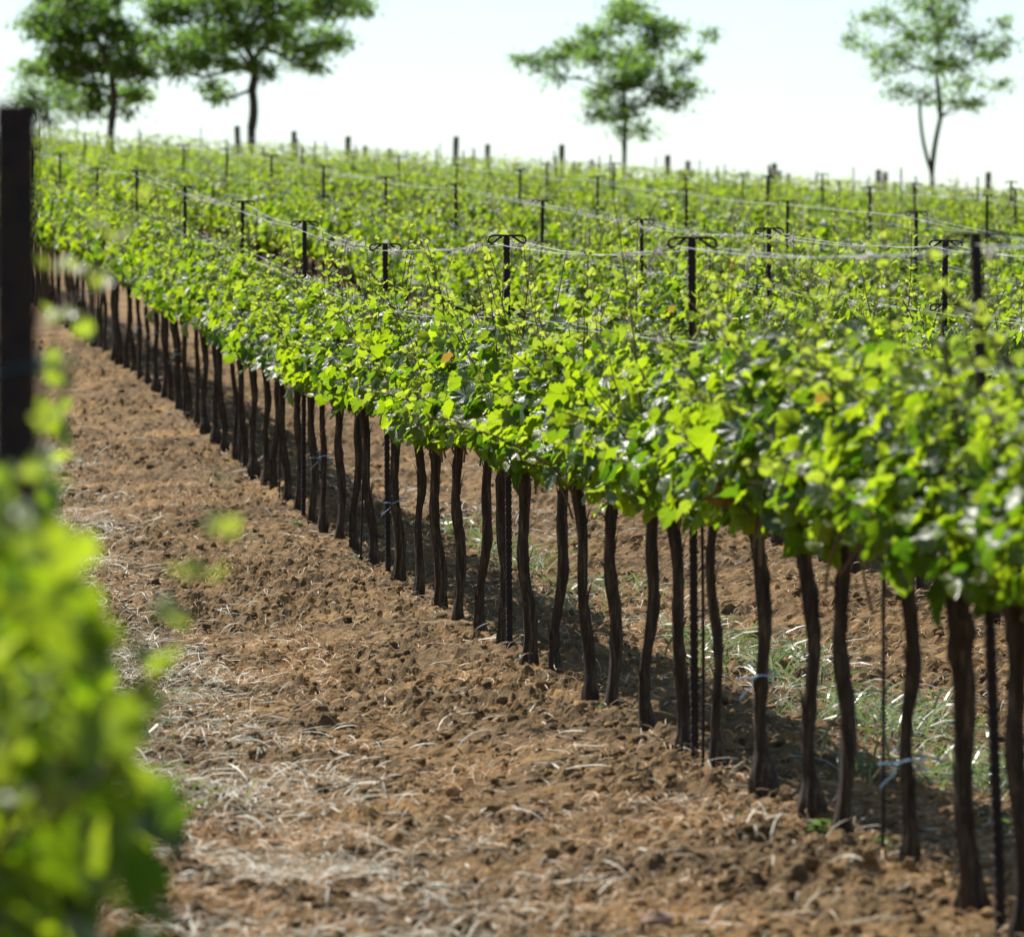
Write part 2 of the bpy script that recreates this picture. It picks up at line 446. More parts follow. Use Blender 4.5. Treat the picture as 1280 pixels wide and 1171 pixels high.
def lobed(out, k, st=1.0):
    """the same leaf with deeper or shallower lobes"""
    r = np.hypot(out[:, 0], out[:, 1]-.16); f = 1 + k*(r/.55-1)
    return np.stack([out[:, 0]*f*st, (out[:, 1]-.16)*f+.16], -1)
T_HI = [leaf_template(lobed(OUT_HI, k, st)) for k, st in ((0, 1), (-.45, 1.08), (.30, .95), (-.2, .82))]
T_LO = [leaf_template(lobed(OUT_LO, k, st)) for k, st in ((0, 1), (-.35, 1.05), (.25, .9))]

def unit(a): return a / (np.linalg.norm(a, axis=-1, keepdims=True)+1e-9)

def leaves(mb, P, T, N, S, age, rng, tmpl, m=0):
    if isinstance(tmpl, list):
        w = rng.integers(0, len(tmpl), len(P))
        for i, t1 in enumerate(tmpl):
            j = w == i
            if j.any(): leaves(mb, P[j], T[j], N[j], S[j], age[j], rng, t1, m)
        return
    """leaf blades: attachment points P, tip directions T, blade normals N, sizes S"""
    n = len(P)
    tv, tt = tmpl
    T = unit(T); N = unit(N - T*np.sum(T*N, -1, keepdims=True)); B = np.cross(T, N)
    x, y = tv[:, 0][None], tv[:, 1][None]
    asym = 1 + .25*(rng.random((n, 1))-.5)
    fold = (-.1 + .75*rng.random((n, 1))**1.6)
    cup = 1.15*(rng.random((n, 1))-.35)
    wav = .09*np.sin(x*9 + rng.random((n, 1))*6.3)*np.sin(y*7 + rng.random((n, 1))*6.3)
    z = fold*np.abs(x) - cup*(x*x + (y-.2)**2) + wav
    z = z - z[:, :1]*0
    xx = x*asym*(.85+.3*rng.random((n, 1)))
    V = P[:, None, :] + S[:, None, None]*(B[:, None, :]*xx[..., None] + T[:, None, :]*y[..., None]*np.ones_like(xx)[..., None] + N[:, None, :]*z[..., None])
    Fc = tt[None] + (np.arange(n)*len(tv))[:, None, None]
    c = np.empty((n, len(tv), 4))
    c[..., 0] = age[:, None]; c[..., 1] = rng.random((n, 1)); c[..., 2] = x; c[..., 3] = y
    mb.add(V.reshape(-1, 3), None, Fc.reshape(-1, 3), m, c.reshape(-1, 4))

def shoot_path(p0, length, lean, rng, n=9):
    d = np.array([lean[0], lean[1], 1.0]); d /= np.linalg.norm(d)
    pts = [np.array(p0, float)]
    curl = rng.normal(size=3)*.06
    for i in range(n-1):
        d = d + curl + rng.normal(size=3)*.05; d[2] += .02; d /= np.linalg.norm(d)
        pts.append(pts[-1] + d*length/(n-1))
    return np.array(pts)

def vine_foliage(rng, tmpl, dens=1.0, width=.46, ls=1.0):
    """all leaves of one vine with the canes that carry them: x across the row, y along it"""
    mb = MB()
    P, T, N, S, A = [], [], [], [], []
    ns = int(19*dens)
    for k in range(ns):
        y0 = (k+.5)/ns*.92-.46 + rng.normal()*.02
        ln = .35 + .22*rng.random()
        lean = (rng.normal()*.36, rng.normal()*.22)
        path = shoot_path((rng.normal()*.03, y0, .80+rng.normal()*.02), ln, lean, rng)
        mb.tube(path, np.linspace(.0045, .0018, len(path)), 5, 1, False)
        nl = int((ln/.028))
        for i in range(nl):
            t = (i+.4)/nl
            q = path[int(t*(len(path)-1))]
            side = rng.random()*6.283
            out = np.array([math.cos(side), math.sin(side)*.8, .1])
            pet = (.09-.05*t)*(.6+.8*rng.random())
            p = q + out*pet + np.array([0, 0, .03])
            size = (.090-.056*t**1.4)*(.50+.85*rng.random()**1.5)
            P.append(p); S.append(size); A.append(np.clip(t*1.25-.74+rng.normal()*.13, 0, 1))
            tip = out*.8 + np.array([0, 0, -.65+.75*t]) + rng.normal(size=3)*.42
            nor = np.array([out[0]*.5, out[1]*.5, .7]) + rng.normal(size=3)*.50
            T.append(tip); N.append(nor)
    nf = int(215*dens)                       # outer skirt of larger leaves on both sides
    for k in range(nf):
        sx = 1 if rng.random() < .5 else -1
        z = .875 + .46*rng.random()**1.05
        wd = width*.5*(1.0-.45*max(0, (z-1.0)/.4))*(.65+.5*rng.random())
        if z < .92: wd *= .80
        if rng.random() < .06: z -= .08
        p = np.array([sx*wd, rng.uniform(-.47, .47), z])
        size = (.060+.060*rng.random()**2.2)*(1.0-.45*max(0, (z-1.05)/.35))
        P.append(p); S.append(np.clip(size, .035, .14)); A.append(np.clip(rng.normal()*.12+(.15 if z > 1.25 else 0), 0, 1))
        T.append(np.array([sx*.55, rng.normal()*.5, -.7]) + rng.normal(size=3)*.42)
        N.append(np.array([sx*.5, rng.normal()*.45-.1, .62]) + rng.normal(size=3)*.42)
    leaves(mb, np.array(P), np.array(T), np.array(N), np.array(S)*ls, np.array(A), rng, tmpl)
    return mb

def top_shoot(rng, tmpl):
    """one upright young shoot with small pale leaves, standing out of the canopy"""
    mb = MB(); ln = .62 + .26*rng.random()
    path = shoot_path((0, 0, .90), ln-.06, (rng.normal()*.16, rng.normal()*.14), rng, 11)
    mb.tube(path, np.linspace(.005, .0016, len(path)), 5, 1, False)
    P, T, N, S, A = [], [], [], [], []
    nl = 19
    for i in range(nl):
        t = .30 + .70*(i+.5)/nl
        q = path[min(len(path)-1, int(t*(len(path)-1)+.5))]
        a = i*math.pi + rng.normal()*.5
        out = np.array([math.cos(a), math.sin(a), .35])
        P.append(q + out*(.045-.03*t)); S.append((.074-.054*t)*(.75+.5*rng.random()))
        A.append(np.clip((t-.45)*1.7, 0, 1))
        T.append(out + np.array([0, 0, .1+.5*t-.4*(1-t)]) + rng.normal(size=3)*.25); N.append(np.array([0, 0, 1.0]) - out*.3*t + rng.normal(size=3)*.35)
    leaves(mb, np.array(P), np.array(T), np.array(N), np.array(S), np.array(A), rng, tmpl)
    for k in range(2):                        # a tendril or two
        i = rng.integers(4, 9); q = path[i]; a = rng.random()*6.28
        tt = np.linspace(0, 1, 9)
        tp = q + np.stack([np.cos(a)*.10*tt + .012*np.sin(tt*9), np.sin(a)*.10*tt + .012*np.cos(tt*9), .05*tt], -1)
        mb.tube(tp, .0009, 4, 1, False)
    return mb

def trunk_mb(rng, r0=.028, bow=.02, bulge=.5, lean=(0, 0), arms=True):
    mb = MB(); k = 34; r0 *= .72; bow *= .6; lean = (lean[0]*.6, lean[1]*.6)
    t = np.linspace(0, 1, k); z = -.06 + t*.93
    ph = rng.random(4)*6.28
    x = lean[0]*t + bow*np.sin(t*3.3+ph[0]) + .009*np.sin(t*11+ph[1]); y = lean[1]*t + bow*np.sin(t*3.0+ph[2]) + .009*np.sin(t*10+ph[3])
    x -= x[2]; y -= y[2]
    r = r0*(1 + .10*np.sin(t*9+ph[1]) + .05*np.sin(t*23+ph[0]) + bulge*np.exp(-((t-.09)/.06)**2) + .45*np.exp(-((t-.05)/.035)**2) + .55*np.clip((t-.86)/.14, 0, 1))
    n = 22
    a = np.linspace(0, 2*np.pi, n, endpoint=False)[None, :] + .9*t[:, None]
    wob = 1 + .15*np.sin(a*5+ph[0]+2*t[:, None]) + .11*np.sin(a*8+ph[1]-5*t[:, None]) + .17*(rng.random((k, n))-.5)
    for q in range(3):                        # knots and old pruning scars
        wob = wob + (.25+.35*rng.random())*np.exp(-((t[:, None]-rng.uniform(.2, .95))/.03)**2)*np.clip(np.cos(a-rng.random()*6.28), 0, 1)**2
    mb.tube(np.stack([x, y, z], -1), r, n, 0, True, wob)
    top = np.array([x[-1], y[-1], z[-1]])
    if arms:
        for s in (-1, 1):
            u = np.linspace(0, 1, 9)
            p = np.stack([top[0]*(1-u)+.012*np.sin(u*7+ph[2]), top[1]+s*u*.44, top[2]-.012+.02*np.sin(u*3)], -1)
            mb.tube(p, r0*(.95-.35*u), 9, 0, True, 1+.1*(rng.random((9, 9))-.5))
    for q in range(9):                        # peeling bark strips
        zz = rng.uniform(.1, .75); i = int((zz+.06)/.93*(k-1)); aa = rng.random()*6.28
        b = np.array([x[i], y[i], zz]); o = np.array([math.cos(aa), math.sin(aa), 0])
        u = np.linspace(0, 1, 5)[:, None]
        mb.tube(b + o*(r0*1.02 + .02*u**2) + np.array([0, 0, 1])*u*rng.uniform(.04, .10), np.linspace(.003, .001, 5), 4, 0, True)
    return mb

# mesh stock shared by the copies
LEAFM = [M_LEAF, M_CANE]
FOL = [vine_foliage(np.random.default_rng(100+i), T_HI, 1.18, .46, .90).mesh('foliage', LEAFM, True, True) for i in range(12)]
FOL_NEAR = [vine_foliage(np.random.default_rng(150+i), T_HI, 1.0, .46, .80).mesh('foliage', LEAFM, True, True) for i in range(4)]
FOL_FAR = [vine_foliage(np.random.default_rng(200+i), T_LO, 1.1, .46, .92).mesh('foliage', LEAFM, True, True) for i in range(6)]
SHOOT = [top_shoot(np.random.default_rng(300+i), T_HI).mesh('shoot', LEAFM, True, True) for i in range(10)]
TRUNK_SPEC = [('straight', .027, .010, .25, (0, 0)), ('wavy', .025, .026, .35, (.02, 0)), ('stout', .031, .014, .35, (-.02, .02)),
              ('leaning', .026, .014, .3, (-.07, 0)), ('slender', .019, .020, .9, (.015, 0)), ('bulging', .026, .018, 1.0, (-.04, .02)),
              ('crooked', .024, .036, .4, (.04, -.03)), ('thick', .034, .012, .2, (-.05, 0))]
TRUNK = [trunk_mb(np.random.default_rng(400+i), *s[1:]).mesh('trunk', [M_BARK], True) for i, s in enumerate(TRUNK_SPEC)]

def tie_mesh(rng, r):
    mb = MB(); a = np.linspace(0, 2*np.pi*1.6, 26)
    mb.tube(np.stack([np.cos(a)*r, np.sin(a)*r, .006*a-.01 + .004*np.sin(3*a)], -1), .0028, 6, 0)
    for s in (-1, 1):
        u = np.linspace(0, 1, 8)
        mb.tube(np.stack([-r - .03*u + .01*np.sin(u*5), -.01*s - .02*u*s, .01*s - (.02 if s > 0 else .07)*u**1.5 + .02*u], -1), .0022, 5, 0)
    return mb.mesh('blue_tie', [M_TIE], True)
TIE = tie_mesh(RNG, .040)

ORD = ['first', 'second', 'third', 'fourth', 'fifth', 'sixth', 'seventh', 'eighth', 'ninth', 'tenth', 'eleventh', 'twelfth', 'thirteenth',
       'fourteenth', 'fifteenth', 'sixteenth', 'seventeenth', 'eighteenth', 'nineteenth', 'twentieth', 'twenty-first', 'twenty-second', 'twenty-third']
ROWN = ['front', 'second', 'third', 'fourth', 'fifth', 'sixth', 'seventh', 'eighth', 'ninth', 'tenth', 'eleventh', 'twelfth']

def row_xy(k, d):
    """world position on row k (k = -1 is the near row on the left) at viewing depth d"""
    l = ROW_L[k] if k >= 0 else SPECIAL_L
    X = l
    for _ in range(3):
        Y = (d - X*SN)/CS; X = l + float(shift(Y))
    return X, Y

# posts of each row by viewing depth (first ones measured), then vines between them
BAY = 5.1
POSTS = {}
POSTS[0] = [14.49, 19.5, 24.65, 29.8, 34.9, 40.0, 45.1, 50.2, 55.3, 60.4, 65.5, 70.6]
POSTS[1] = [23.3 + BAY*i for i in range(16)]
POSTS[2] = [37.4 + BAY*i for i in range(21)]
starts = {3: 46.9, 4: 61.9, 5: 73.1, 6: 85.9, 7: 96.4, 8: 107.2, 9: 119.9, 10: 127.0, 11: 136.0}
for k, s in starts.items(): POSTS[k] = [s + BAY*i for i in range(30) if s + BAY*i < 139]
POSTS[2] = [d for d in POSTS[2] if d < 139]
A_VINES = [12.5, 13.35, 14.22, 14.83, 15.7, 16.7, 17.2, 18.1, 19.0, 19.72, 20.6, 21.5, 22.1, 23.1, 24.0, 24.92, 25.7, 26.6, 27.4, 28.3, 29.3, 30.6, 31.65, 32.5, 33.5, 34.3]
A_TRUNK = {14.22: 2, 14.83: 7, 15.7: 6, 16.7: 0, 17.2: 5, 18.1: 5, 19.0: 4, 19.72: 3, 20.6: 1, 21.5: 0, 22.1: 3, 23.1: 1, 24.0: 2,
           24.92: 0, 25.7: 1, 26.6: 0, 27.4: 2, 28.3: 6, 29.3: 2, 30.6: 3, 31.65: 1, 32.5: 0, 33.5: 4, 34.3: 0}
TIES = {15.7: .26, 18.1: .32, 29.3: .36, 33.5: .38}

def vine_depths(k):
    out = []
    if k == 0: out = list(A_VINES)
    ps = POSTS[k]
    first = 34.95 if k == 0 else ps[0]-2*BAY
    d = first + .35
    while d < 139.4:
        out.append(d + random.uniform(-.13, .13)); d += .86
    return out

vine_group = {k: 'grapevines of the %s row' % ROWN[k] for k in range(12)}
far_list = []
vines = []
for k in range(12):
    for d in vine_depths(k):
        X, Y = row_xy(k, d)
        x = px(X, Y)
        if -60 < x < 1385 and d < 86: vines.append((d, k, X, Y))
        elif -330 < x < 1480 and d > 45: far_list.append((d, k, X, Y))
vines.sort()
vines, rest = vines[:288], vines[288:]
far_list += rest
rv = random.Random(3)

def make_vine(name, X, Y, trunk, fol, nshoot, tie=None, rz=None, hs=1.0):
    e = link(name, None, None, (X, Y, float(ground_z(X, Y)) + .02)); e.empty_display_size = .2
    link('trunk', TRUNK[trunk], e, (0, 0, 0), (0, 0, rv.uniform(-.4, .4)))
    flip = (math.pi if rv.random() < .5 else 0) + rv.uniform(-.08, .08)
    link('foliage', fol, e, (0, 0, rv.uniform(-.035, .045)), (0, 0, flip), (rv.uniform(.92, 1.12), 1.0, hs*rv.uniform(.96, 1.06)))
    for i in range(nshoot):
        link('shoot', rv.choice(SHOOT), e, (rv.uniform(-.08, .08), (i+rv.uniform(.1, .9))/nshoot*.88-.44, rv.uniform(-.04, .03)),
             (rv.uniform(-.12, .12), rv.uniform(-.12, .12), rv.uniform(0, 6.28)), (1, 1, rv.uniform(.78, 1.10)))
    if tie is not None: link('blue_tie', TIE, e, (0, 0, tie), (0, 0, rv.uniform(-.5, .5)))
    return e

LOOK = {'straight': 'straight', 'wavy': 'wavy', 'stout': 'stout', 'leaning': 'leaning', 'slender': 'slender', 'bulging': 'swollen-footed', 'crooked': 'crooked', 'thick': 'thick'}
def vine_label(k, d, sp, tie):
    ps = POSTS[k]
    b = sum(1 for p in ps if p <= d) - 1
    lo = ps[b] if b >= 0 else None
    if lo is None:
        c = sum(1 for q in ROWV[k] if d <= q < ps[0])
        return '%s-trunked grapevine in the %s row, %s vine in front of its nearest post' % (LOOK[sp], ROWN[k], ORD[c-1])
    c = sum(1 for q in ROWV[k] if lo < q <= d)
    return '%s-trunked grapevine%s in the %s row, %s vine beyond its %s post' % (LOOK[sp], ' with blue tie' if tie else '', ROWN[k], ORD[c-1], ORD[b])
ROWV = {k: sorted(v[0] for v in vines if v[1] == k) for k in range(12)}
# the post order counts the posts in view
VIS_POSTS = {k: [d for i, d in enumerate(POSTS[k]) if (d < 78 or (i*7+k*3) % 10 > 2) and -30 < px(*row_xy(k, d)) < 1300] for k in POSTS}
POSTS_ALL = POSTS; POSTS = VIS_POSTS
for d, k, X, Y in vines:
    ti = A_TRUNK.get(d, rv.randrange(len(TRUNK))) if k == 0 else rv.randrange(len(TRUNK))
    tie = TIES.get(d) if k == 0 else None
    if k == 0 and 36 < d < 60 and rv.random() < .22: tie = rv.uniform(.3, .5)
    near_ = d < 52
    nsh = 8 if d < 36 else (5 if near_ else 4)
    e = make_vine('grapevine', X, Y, ti, (rv.choice(FOL) if near_ else rv.choice(FOL_FAR)), nsh, tie)
    if k == 0 and d < 17.5:
        for c in e.children:
            if c.name.startswith('foliage'): c.location.z += .045
    tag(e, vine_label(k, d, TRUNK_SPEC[ti][0], tie is not None), 'grapevine', vine_group[k])

# the near row at the left edge, far inside the focus distance
for i, d in enumerate([6.45, 7.1, 7.9, 8.75, 9.6, 10.45, 11.3, 12.15, 13.0]):
    X, Y = row_xy(-1, d); X -= .125 if d > 6.8 else .185
    e = make_vine('grapevine', X, Y, i % 8, FOL_NEAR[i % 4], 5, None)
    e.scale = (.92, 1, 1)
    tag(e, 'out-of-focus grapevine in the near row at left, %s vine from the lower left corner' % ORD[i], 'grapevine', 'grapevines of the near row')

# distant vines beyond the first 300: one mass
def far_mass():
    mb = MB(); rng = np.random.default_rng(55)
    P, T, N, S, A = [], [], [], [], []
    for d, k, X, Y in far_list:
        z0 = float(ground_z(X, Y))
        n = 240 if d > 60 else 210
        u = rng.random(n); zz = .72 + .58*u**.8
        sp = rng.random(n) < .10
        zz = np.where(sp, 1.26+.34*rng.random(n), zz)
        wd = (.27*(1-.5*np.clip((zz-1.0)/.5, 0, 1)))
        P.append(np.stack([X + rng.normal(size=n)*wd*.75, Y + rng.uniform(-.46, .46, n), z0+zz], -1))
        S.append(np.where(sp, .05, .105-.045*u)*(.7+.6*rng.random(n)))
        A.append(np.clip((zz-1.25)*1.1 + rng.normal(size=n)*.12, 0, .7))
        T.append(np.stack([rng.normal(size=n)*.7, rng.normal(size=n)*.7, -.6+.6*u], -1))
        N.append(np.stack([rng.normal(size=n)*.55, rng.normal(size=n)*.55, np.full(n, .7)], -1))
        mb.tube([(X, Y, z0-.05), (X+.02, Y, z0+.4), (X, Y, z0+.86)], .028, 6, 1)
    leaves(mb, np.vstack(P), np.vstack(T), np.vstack(N), np.concatenate(S), np.concatenate(A), rng, T_LO)
    return mb.mesh('distant_vines', [M_LEAF, M_BARK], True, True)
tag(link('distant_vines', far_mass()), 'far vine rows merging into one green mass near the hilltop', 'vines', kind='stuff')

# ------------------------------------------------------------------ trellis posts with two wire bows
def post_shaft(h=1.722, w=.013, notch=.80):
    mb = MB()
    zs = []; ws = []
    z = -.25
    while z < h:
        for dz, q in ((0, 1), (.014, 1), (.017, notch), (.022, notch), (.025, 1)):
            zs.append(z+dz); ws.append(w*q)
        z += .028
    zs = np.array(zs); ws = np.array(ws); n = len(zs)
    # open channel seen from above: a folded strip with notched lips
    prof = [(-1, .55), (-1, -.75), (-.45, -1), (.45, -1), (1, -.75), (1, .55), (.72, .55), (.72, -.5), (-.72, -.5), (-.72, .55)]
    V = np.array([[(a*ws[i], b*w*1.1, zs[i]) for a, b in prof] for i in range(n)])
    m = len(prof)
    i = np.arange(n-1)[:, None]*m; j = np.arange(m)[None, :]; j2 = (j+1) % m
    q = np.stack([i+j, i+j2, i+m+j2, i+m+j], -1).reshape(-1, 4)
    mb.add(V.reshape(-1, 3), q)
    mb.add([V[-1][a] + np.array([0, 0, .0005]) for a in range(m)], [(0, 1, 8, 9), (1, 2, 3, 8), (3, 4, 7, 8), (4, 5, 6, 7)])
    return mb.mesh('shaft', [M_POST])
def bow_mesh(w=.082):
    mb = MB()
    for s in (-1, 1):
        p = [(0, 0), (.030, .001), (.058, .001), (.072, -.003), (.080, -.013), (.079, -.025), (.070, -.031), (.058, -.028), (.044, -.017), (.030, -.007), (.022, -.006)]
        p = np.array(p)*w/.082
        # refine
        t = np.linspace(0, len(p)-1, 33); x = np.interp(t, range(len(p)), p[:, 0]); z = np.interp(t, range(len(p)), p[:, 1])
        mb.tube(np.stack([s*x, np.full_like(x, -.016) - .004*t/len(p)*0, z], -1), .0046, 7, 0)
    return mb.mesh('wire_bow', [M_POST], True)
SHAFT, BOW = post_shaft(), bow_mesh()
proto = link('trellis_post', None); 
link('shaft', SHAFT, proto); link('wire_bow', BOW, proto, (0, 0, 1.735)); link('wire_bow', BOW, proto, (0, .002, 1.43), (0, 0, 0), (.92, 1, 1))
POST_TOP = {}
first = True
for k in sorted(POSTS_ALL):
    vis = POSTS[k]
    for d in POSTS_ALL[k]:
        X, Y = row_xy(k, d)
        dz = rv.uniform(-.05, .04)
        if k == 0: dz = {14.49: -.045, 19.5: -.03, 24.65: .015, 29.8: -.07, 34.9: -.005, 40.0: .03}.get(d, dz)
        z = float(ground_z(X, Y)) + dz
        POST_TOP.setdefault(k, []).append((d, X, Y, z))
        if d not in vis: continue
        if d > 78:                            # far off only the plain stub shows
            o = link('trellis_post', None); link('shaft', SHAFT, o); z += rv.uniform(-.14, .12)
        else:
            o = proto if first else copy_tree(proto); first = False
        o.location = (X, Y, z)
        o.rotation_euler = (rv.uniform(-.012, .012), (-.036 if (k, d) == (0, 14.49) else (-.006 if k == 0 and d < 25 else rv.uniform(-.014, .014))), rv.uniform(-.15, .15))
        i = vis.index(d)
        tag(o, 'dark notched steel post%s in the %s row, %s post from the right' % (' with wire bows' if d <= 78 else '', ROWN[k], ORD[i]), 'trellis post', 'trellis posts of the %s row' % ROWN[k])

# black end post at the left edge, close to the camera
def end_post():
    X, Y = row_xy(-1, 7.3); X -= .006
    z = float(ground_z(X, Y))
    end_tie = tie_mesh(RNG, .036); end_tie.materials[0] = M_SHADETIE
    e = link('end_post', None, None, (X, Y, z))
    link('shaft', post_shaft(1.842, .0268, .97), e, (0, 0, 0))
    link('blue_tie', end_tie, e, (0, 0, 1.50))
    tag(e, 'blurred black steel post standing tall at the left edge in front of the near row', 'post')
end_post()

# wooden end posts where the rows stop on the hilltop
def wood_post(h, r, rng):
    mb = MB(); z = np.linspace(-.3, h, 14); n = 14
    mb.tube(np.stack([.01*np.sin(z*2), .01*np.cos(z*1.7), z], -1), r*(1.05-.04*z), n, 0, True, 1+.05*(rng.random((14, n))-.5))
    return mb.mesh('wooden_post', [M_WOOD], True)
WP = [wood_post(1.95, .075, np.random.default_rng(5)), wood_post(1.72, .062, np.random.default_rng(6))]
for k in range(4, 12):
    X, Y = row_xy(k, 140.2)
    o = link('wooden_end_post', WP[0], None, (X, Y, float(ground_z(X, Y)) + rv.uniform(-.02, .16)), (0, rv.uniform(-.05, .05), rv.random()))
    tag(o, 'thick weathered wooden post closing the %s row on the skyline' % ROWN[k], 'wooden post', 'end posts on the skyline')
    if k > 4:
        o = link('wooden_brace_post', WP[1], None, (X+.52, Y+.7, float(ground_z(X, Y)) + rv.uniform(-.1, .05)), (0, rv.uniform(-.08, .08), rv.random()))
        tag(o, 'shorter wooden brace post right of the end post of the %s row' % ROWN[k], 'wooden post', 'brace posts on the skyline')

for i in range(7):
    X = 10.6 + 2.5*i + 2.5*1.5*.4; Y = 148 + .6*(i % 3)
    o = link('wooden_post', WP[i % 2], None, (X, Y, float(ground_z(X, Y)) + .30 + rv.uniform(-.12, .08)), (0, rv.uniform(-.05, .05), rv.random()))
    tag(o, 'blunt wooden post behind the row ends on the skyline, %s from the left' % ORD[i], 'wooden post', 'posts behind the row ends')

# ------------------------------------------------------------------ trellis wires
def wire(k, side, hz, sag, rr=.0017):
    pts = []
    tops = POST_TOP[k]
    tops = [(12.0,) + row_xy(0, 12.0) + (float(ground_z(*row_xy(0, 12.0))),)] + tops if k == 0 else tops
    if k > 0:                                  # run on from before the frame edge to the end post
        e = row_xy(k, 140.0); tops = tops + ([(140.0, e[0], e[1], float(ground_z(*e)))] if tops[-1][0] < 139 else [])
    r = random.Random(k*10+side*3+int(hz*10)); rs = random.Random(k*10+int(hz*10))
    for (d0, x0, y0, z0), (d1, x1, y1, z1) in zip(tops[:-1], tops[1:]):
        sg = sag*rs.uniform(.2, 1.5)*(d1-d0)/BAY
        for t in np.linspace(0, 1, 9)[:-1]:
            tw = side*(.068 - .03*math.sin(math.pi*t)*r.uniform(.6, 1.1))
            pts.append((x0+(x1-x0)*t + tw, y0+(y1-y0)*t, z0+(z1-z0)*t + hz - sg*4*t*(1-t) + r.uniform(-.004, .004)))
    d0, x0, y0, z0 = tops[-1]; pts.append((x0+side*.068, y0, z0+hz))
    mb = MB(); mb.tube(pts, rr, 5, 0, True)
    return mb.mesh('trellis_wire', [M_WIRE], True), np.array(pts)
def tendril_mesh(rng):
    mb = MB()
    for q in range(int(rng.integers(3, 7))):
        u = np.linspace(-1, 1, 11)[:, None]; d = rng.normal(size=3)*.022; d[1] *= 2.2; d[2] = d[2]*.8; c = rng.normal(size=3)*.013
        mb.tube(d*u + c*np.sin(u*6) + [0, 0, -.012]*np.abs(u)**2, .0015, 4, 0, False)
    return mb.mesh('dried_tendril', [M_TENDRIL], True)
TENDRIL = [tendril_mesh(np.random.default_rng(800+i)) for i in range(8)]
def tendrils(pts, n, rng, o, dmax=45):
    ok = np.where((pts[:, 1] > 13.8) & (pts[:, 1] < dmax))[0][:-1]
    for _ in range(n):
        i = rng.choice(ok); t = rng.random(); p = pts[i]*(1-t)+pts[i+1]*t
        link('dried_tendril', TENDRIL[rng.integers(8)], o, tuple(p), (0, 0, rng.normal()*.3), (1, 1, 1))
for k in range(12):
    if len(POST_TOP[k]) < 2: continue
    for hz, nm, sg in ((1.707, 'upper', .026), (1.40, 'lower', .012)):
        for side, sn in ((-1, 'left'), (1, 'right')):
            if hz < 1.5 and k > 3: continue
            me, pts = wire(k, side, hz, sg, .0013 if k < 3 else .0009)
            o = link('trellis_wire', me)
            tag(o, 'slack galvanised wire along the %s side of the %s bows of the %s row' % (sn, nm, ROWN[k]), 'wire', 'trellis wires')
            if k < 2: tendrils(pts, (16 if hz > 1.5 else 7), np.random.default_rng(k*7+side+3), o)

# thin training stakes beside some front row trunks
def stake_mesh(h):
    mb = MB(); z = np.linspace(-.15, h, 6)
    mb.tube(np.stack([.004*np.sin(z*3), 0*z, z], -1), .0055, 6, 0); return mb.mesh('training_stake', [M_POST], True)
STK = stake_mesh(.95)
for d, dx, txt in ((14.10, .05, 'thin training stake beside the thick vine at the right edge'), (19.12, -.03, 'thin training stake close to the slender vine before the second post'),
                   (30.75, -.05, 'thin training stake just beyond the fourth post of the front row'), (36.3, -.03, 'thin training stake a little beyond the fifth post of the front row'),
                   (15.82, -.05, 'thin training stake behind the crooked vine with a blue tie')):
    X, Y = row_xy(0, d)
    tag(link('training_stake', STK, None, (X+dx, Y, float(ground_z(X, Y))), (rv.uniform(-.02, .02), rv.uniform(-.02, .02), 0)), txt, 'stake', 'training stakes')

# ------------------------------------------------------------------ weeds and stones
def on_ground(x, y):
    """where the ground is met along the view through a pixel"""
    d = 10.0
    while d < 120:
        p = unproj(x, y, d)
        if p.z <= float(ground_z(p.x, p.y)): return p
        d += .02
    return p
def weed_mesh(rng, n, s):
    mb = MB(); a = rng.random(n)*6.28
    P = np.zeros((n, 3)); P[:, 0] = rng.normal(size=n)*s*.2; P[:, 1] = rng.normal(size=n)*s*.2; P[:, 2] = rng.random(n)*s*.5
    T = np.stack([np.cos(a), np.sin(a), .2+.5*rng.random(n)], -1); N = np.stack([-np.cos(a)*.3, -np.sin(a)*.3, np.ones(n)], -1)
    leaves(mb, P, T, N, s*(.4+.45*rng.random(n)), .15*rng.random(n), rng, T_LO)
    return mb.mesh('weed', [M_GRASS], True, True)
for i, (x, y, s, t) in enumerate([(938, 1012, .05, 'small green weed at the foot of the sixth vine, in front of its swollen base'), (1027, 1043, .05, 'small green weed between two trunks near the bottom right'),
        (1100, 1075, .04, 'small dark green weed left of the crooked vine with a blue tie'), (448, 640+58, .05, 'small green seedling beside the fourth post of the front row'),
        (372, 652, .07, 'taller green weed at the foot of the fifth post'), (655, 830, .04, 'tiny green weed at the foot of a vine just before the third post'), (757, 890, .035, 'tiny green sprig at the foot of a straight vine between second and third posts')]):
    p = on_ground(x, y)
    o = link('weed', weed_mesh(np.random.default_rng(600+i), 14, s), None, (p.x, p.y, float(soil_z(p.x, p.y))))
    tag(o, t, 'weed', 'weeds by the front row')
def stone_mesh(rng):
    V = IV*(1+.35*(rng.random((len(IV), 1))-.5))
    return np_mesh('stone', V, [IF_], [M_STONE])
for i, (x, y, s, m, t) in enumerate([(822, 1133, .028, M_STONE, 'reddish stone lying on the soil at the bottom of the lane'), (915, 1018, .012, M_PALE, 'small pale stone left of the swollen-footed vine'),
        (766, 880, .013, M_PALE, 'small whitish stone right of the foot of a straight vine'), (440, 610, .018, M_PALE, 'pale stone in the lane near the fourth post')]):
    p = on_ground(x, y)
    me = stone_mesh(np.random.default_rng(700+i)); me.materials[0] = m
    tag(link('stone', me, None, (p.x, p.y, float(soil_z(p.x, p.y)) + s*.3), (0, 0, i*1.1), (s*1.5, s*1.1, s*.8)), t, 'stone', 'stones in the soil')

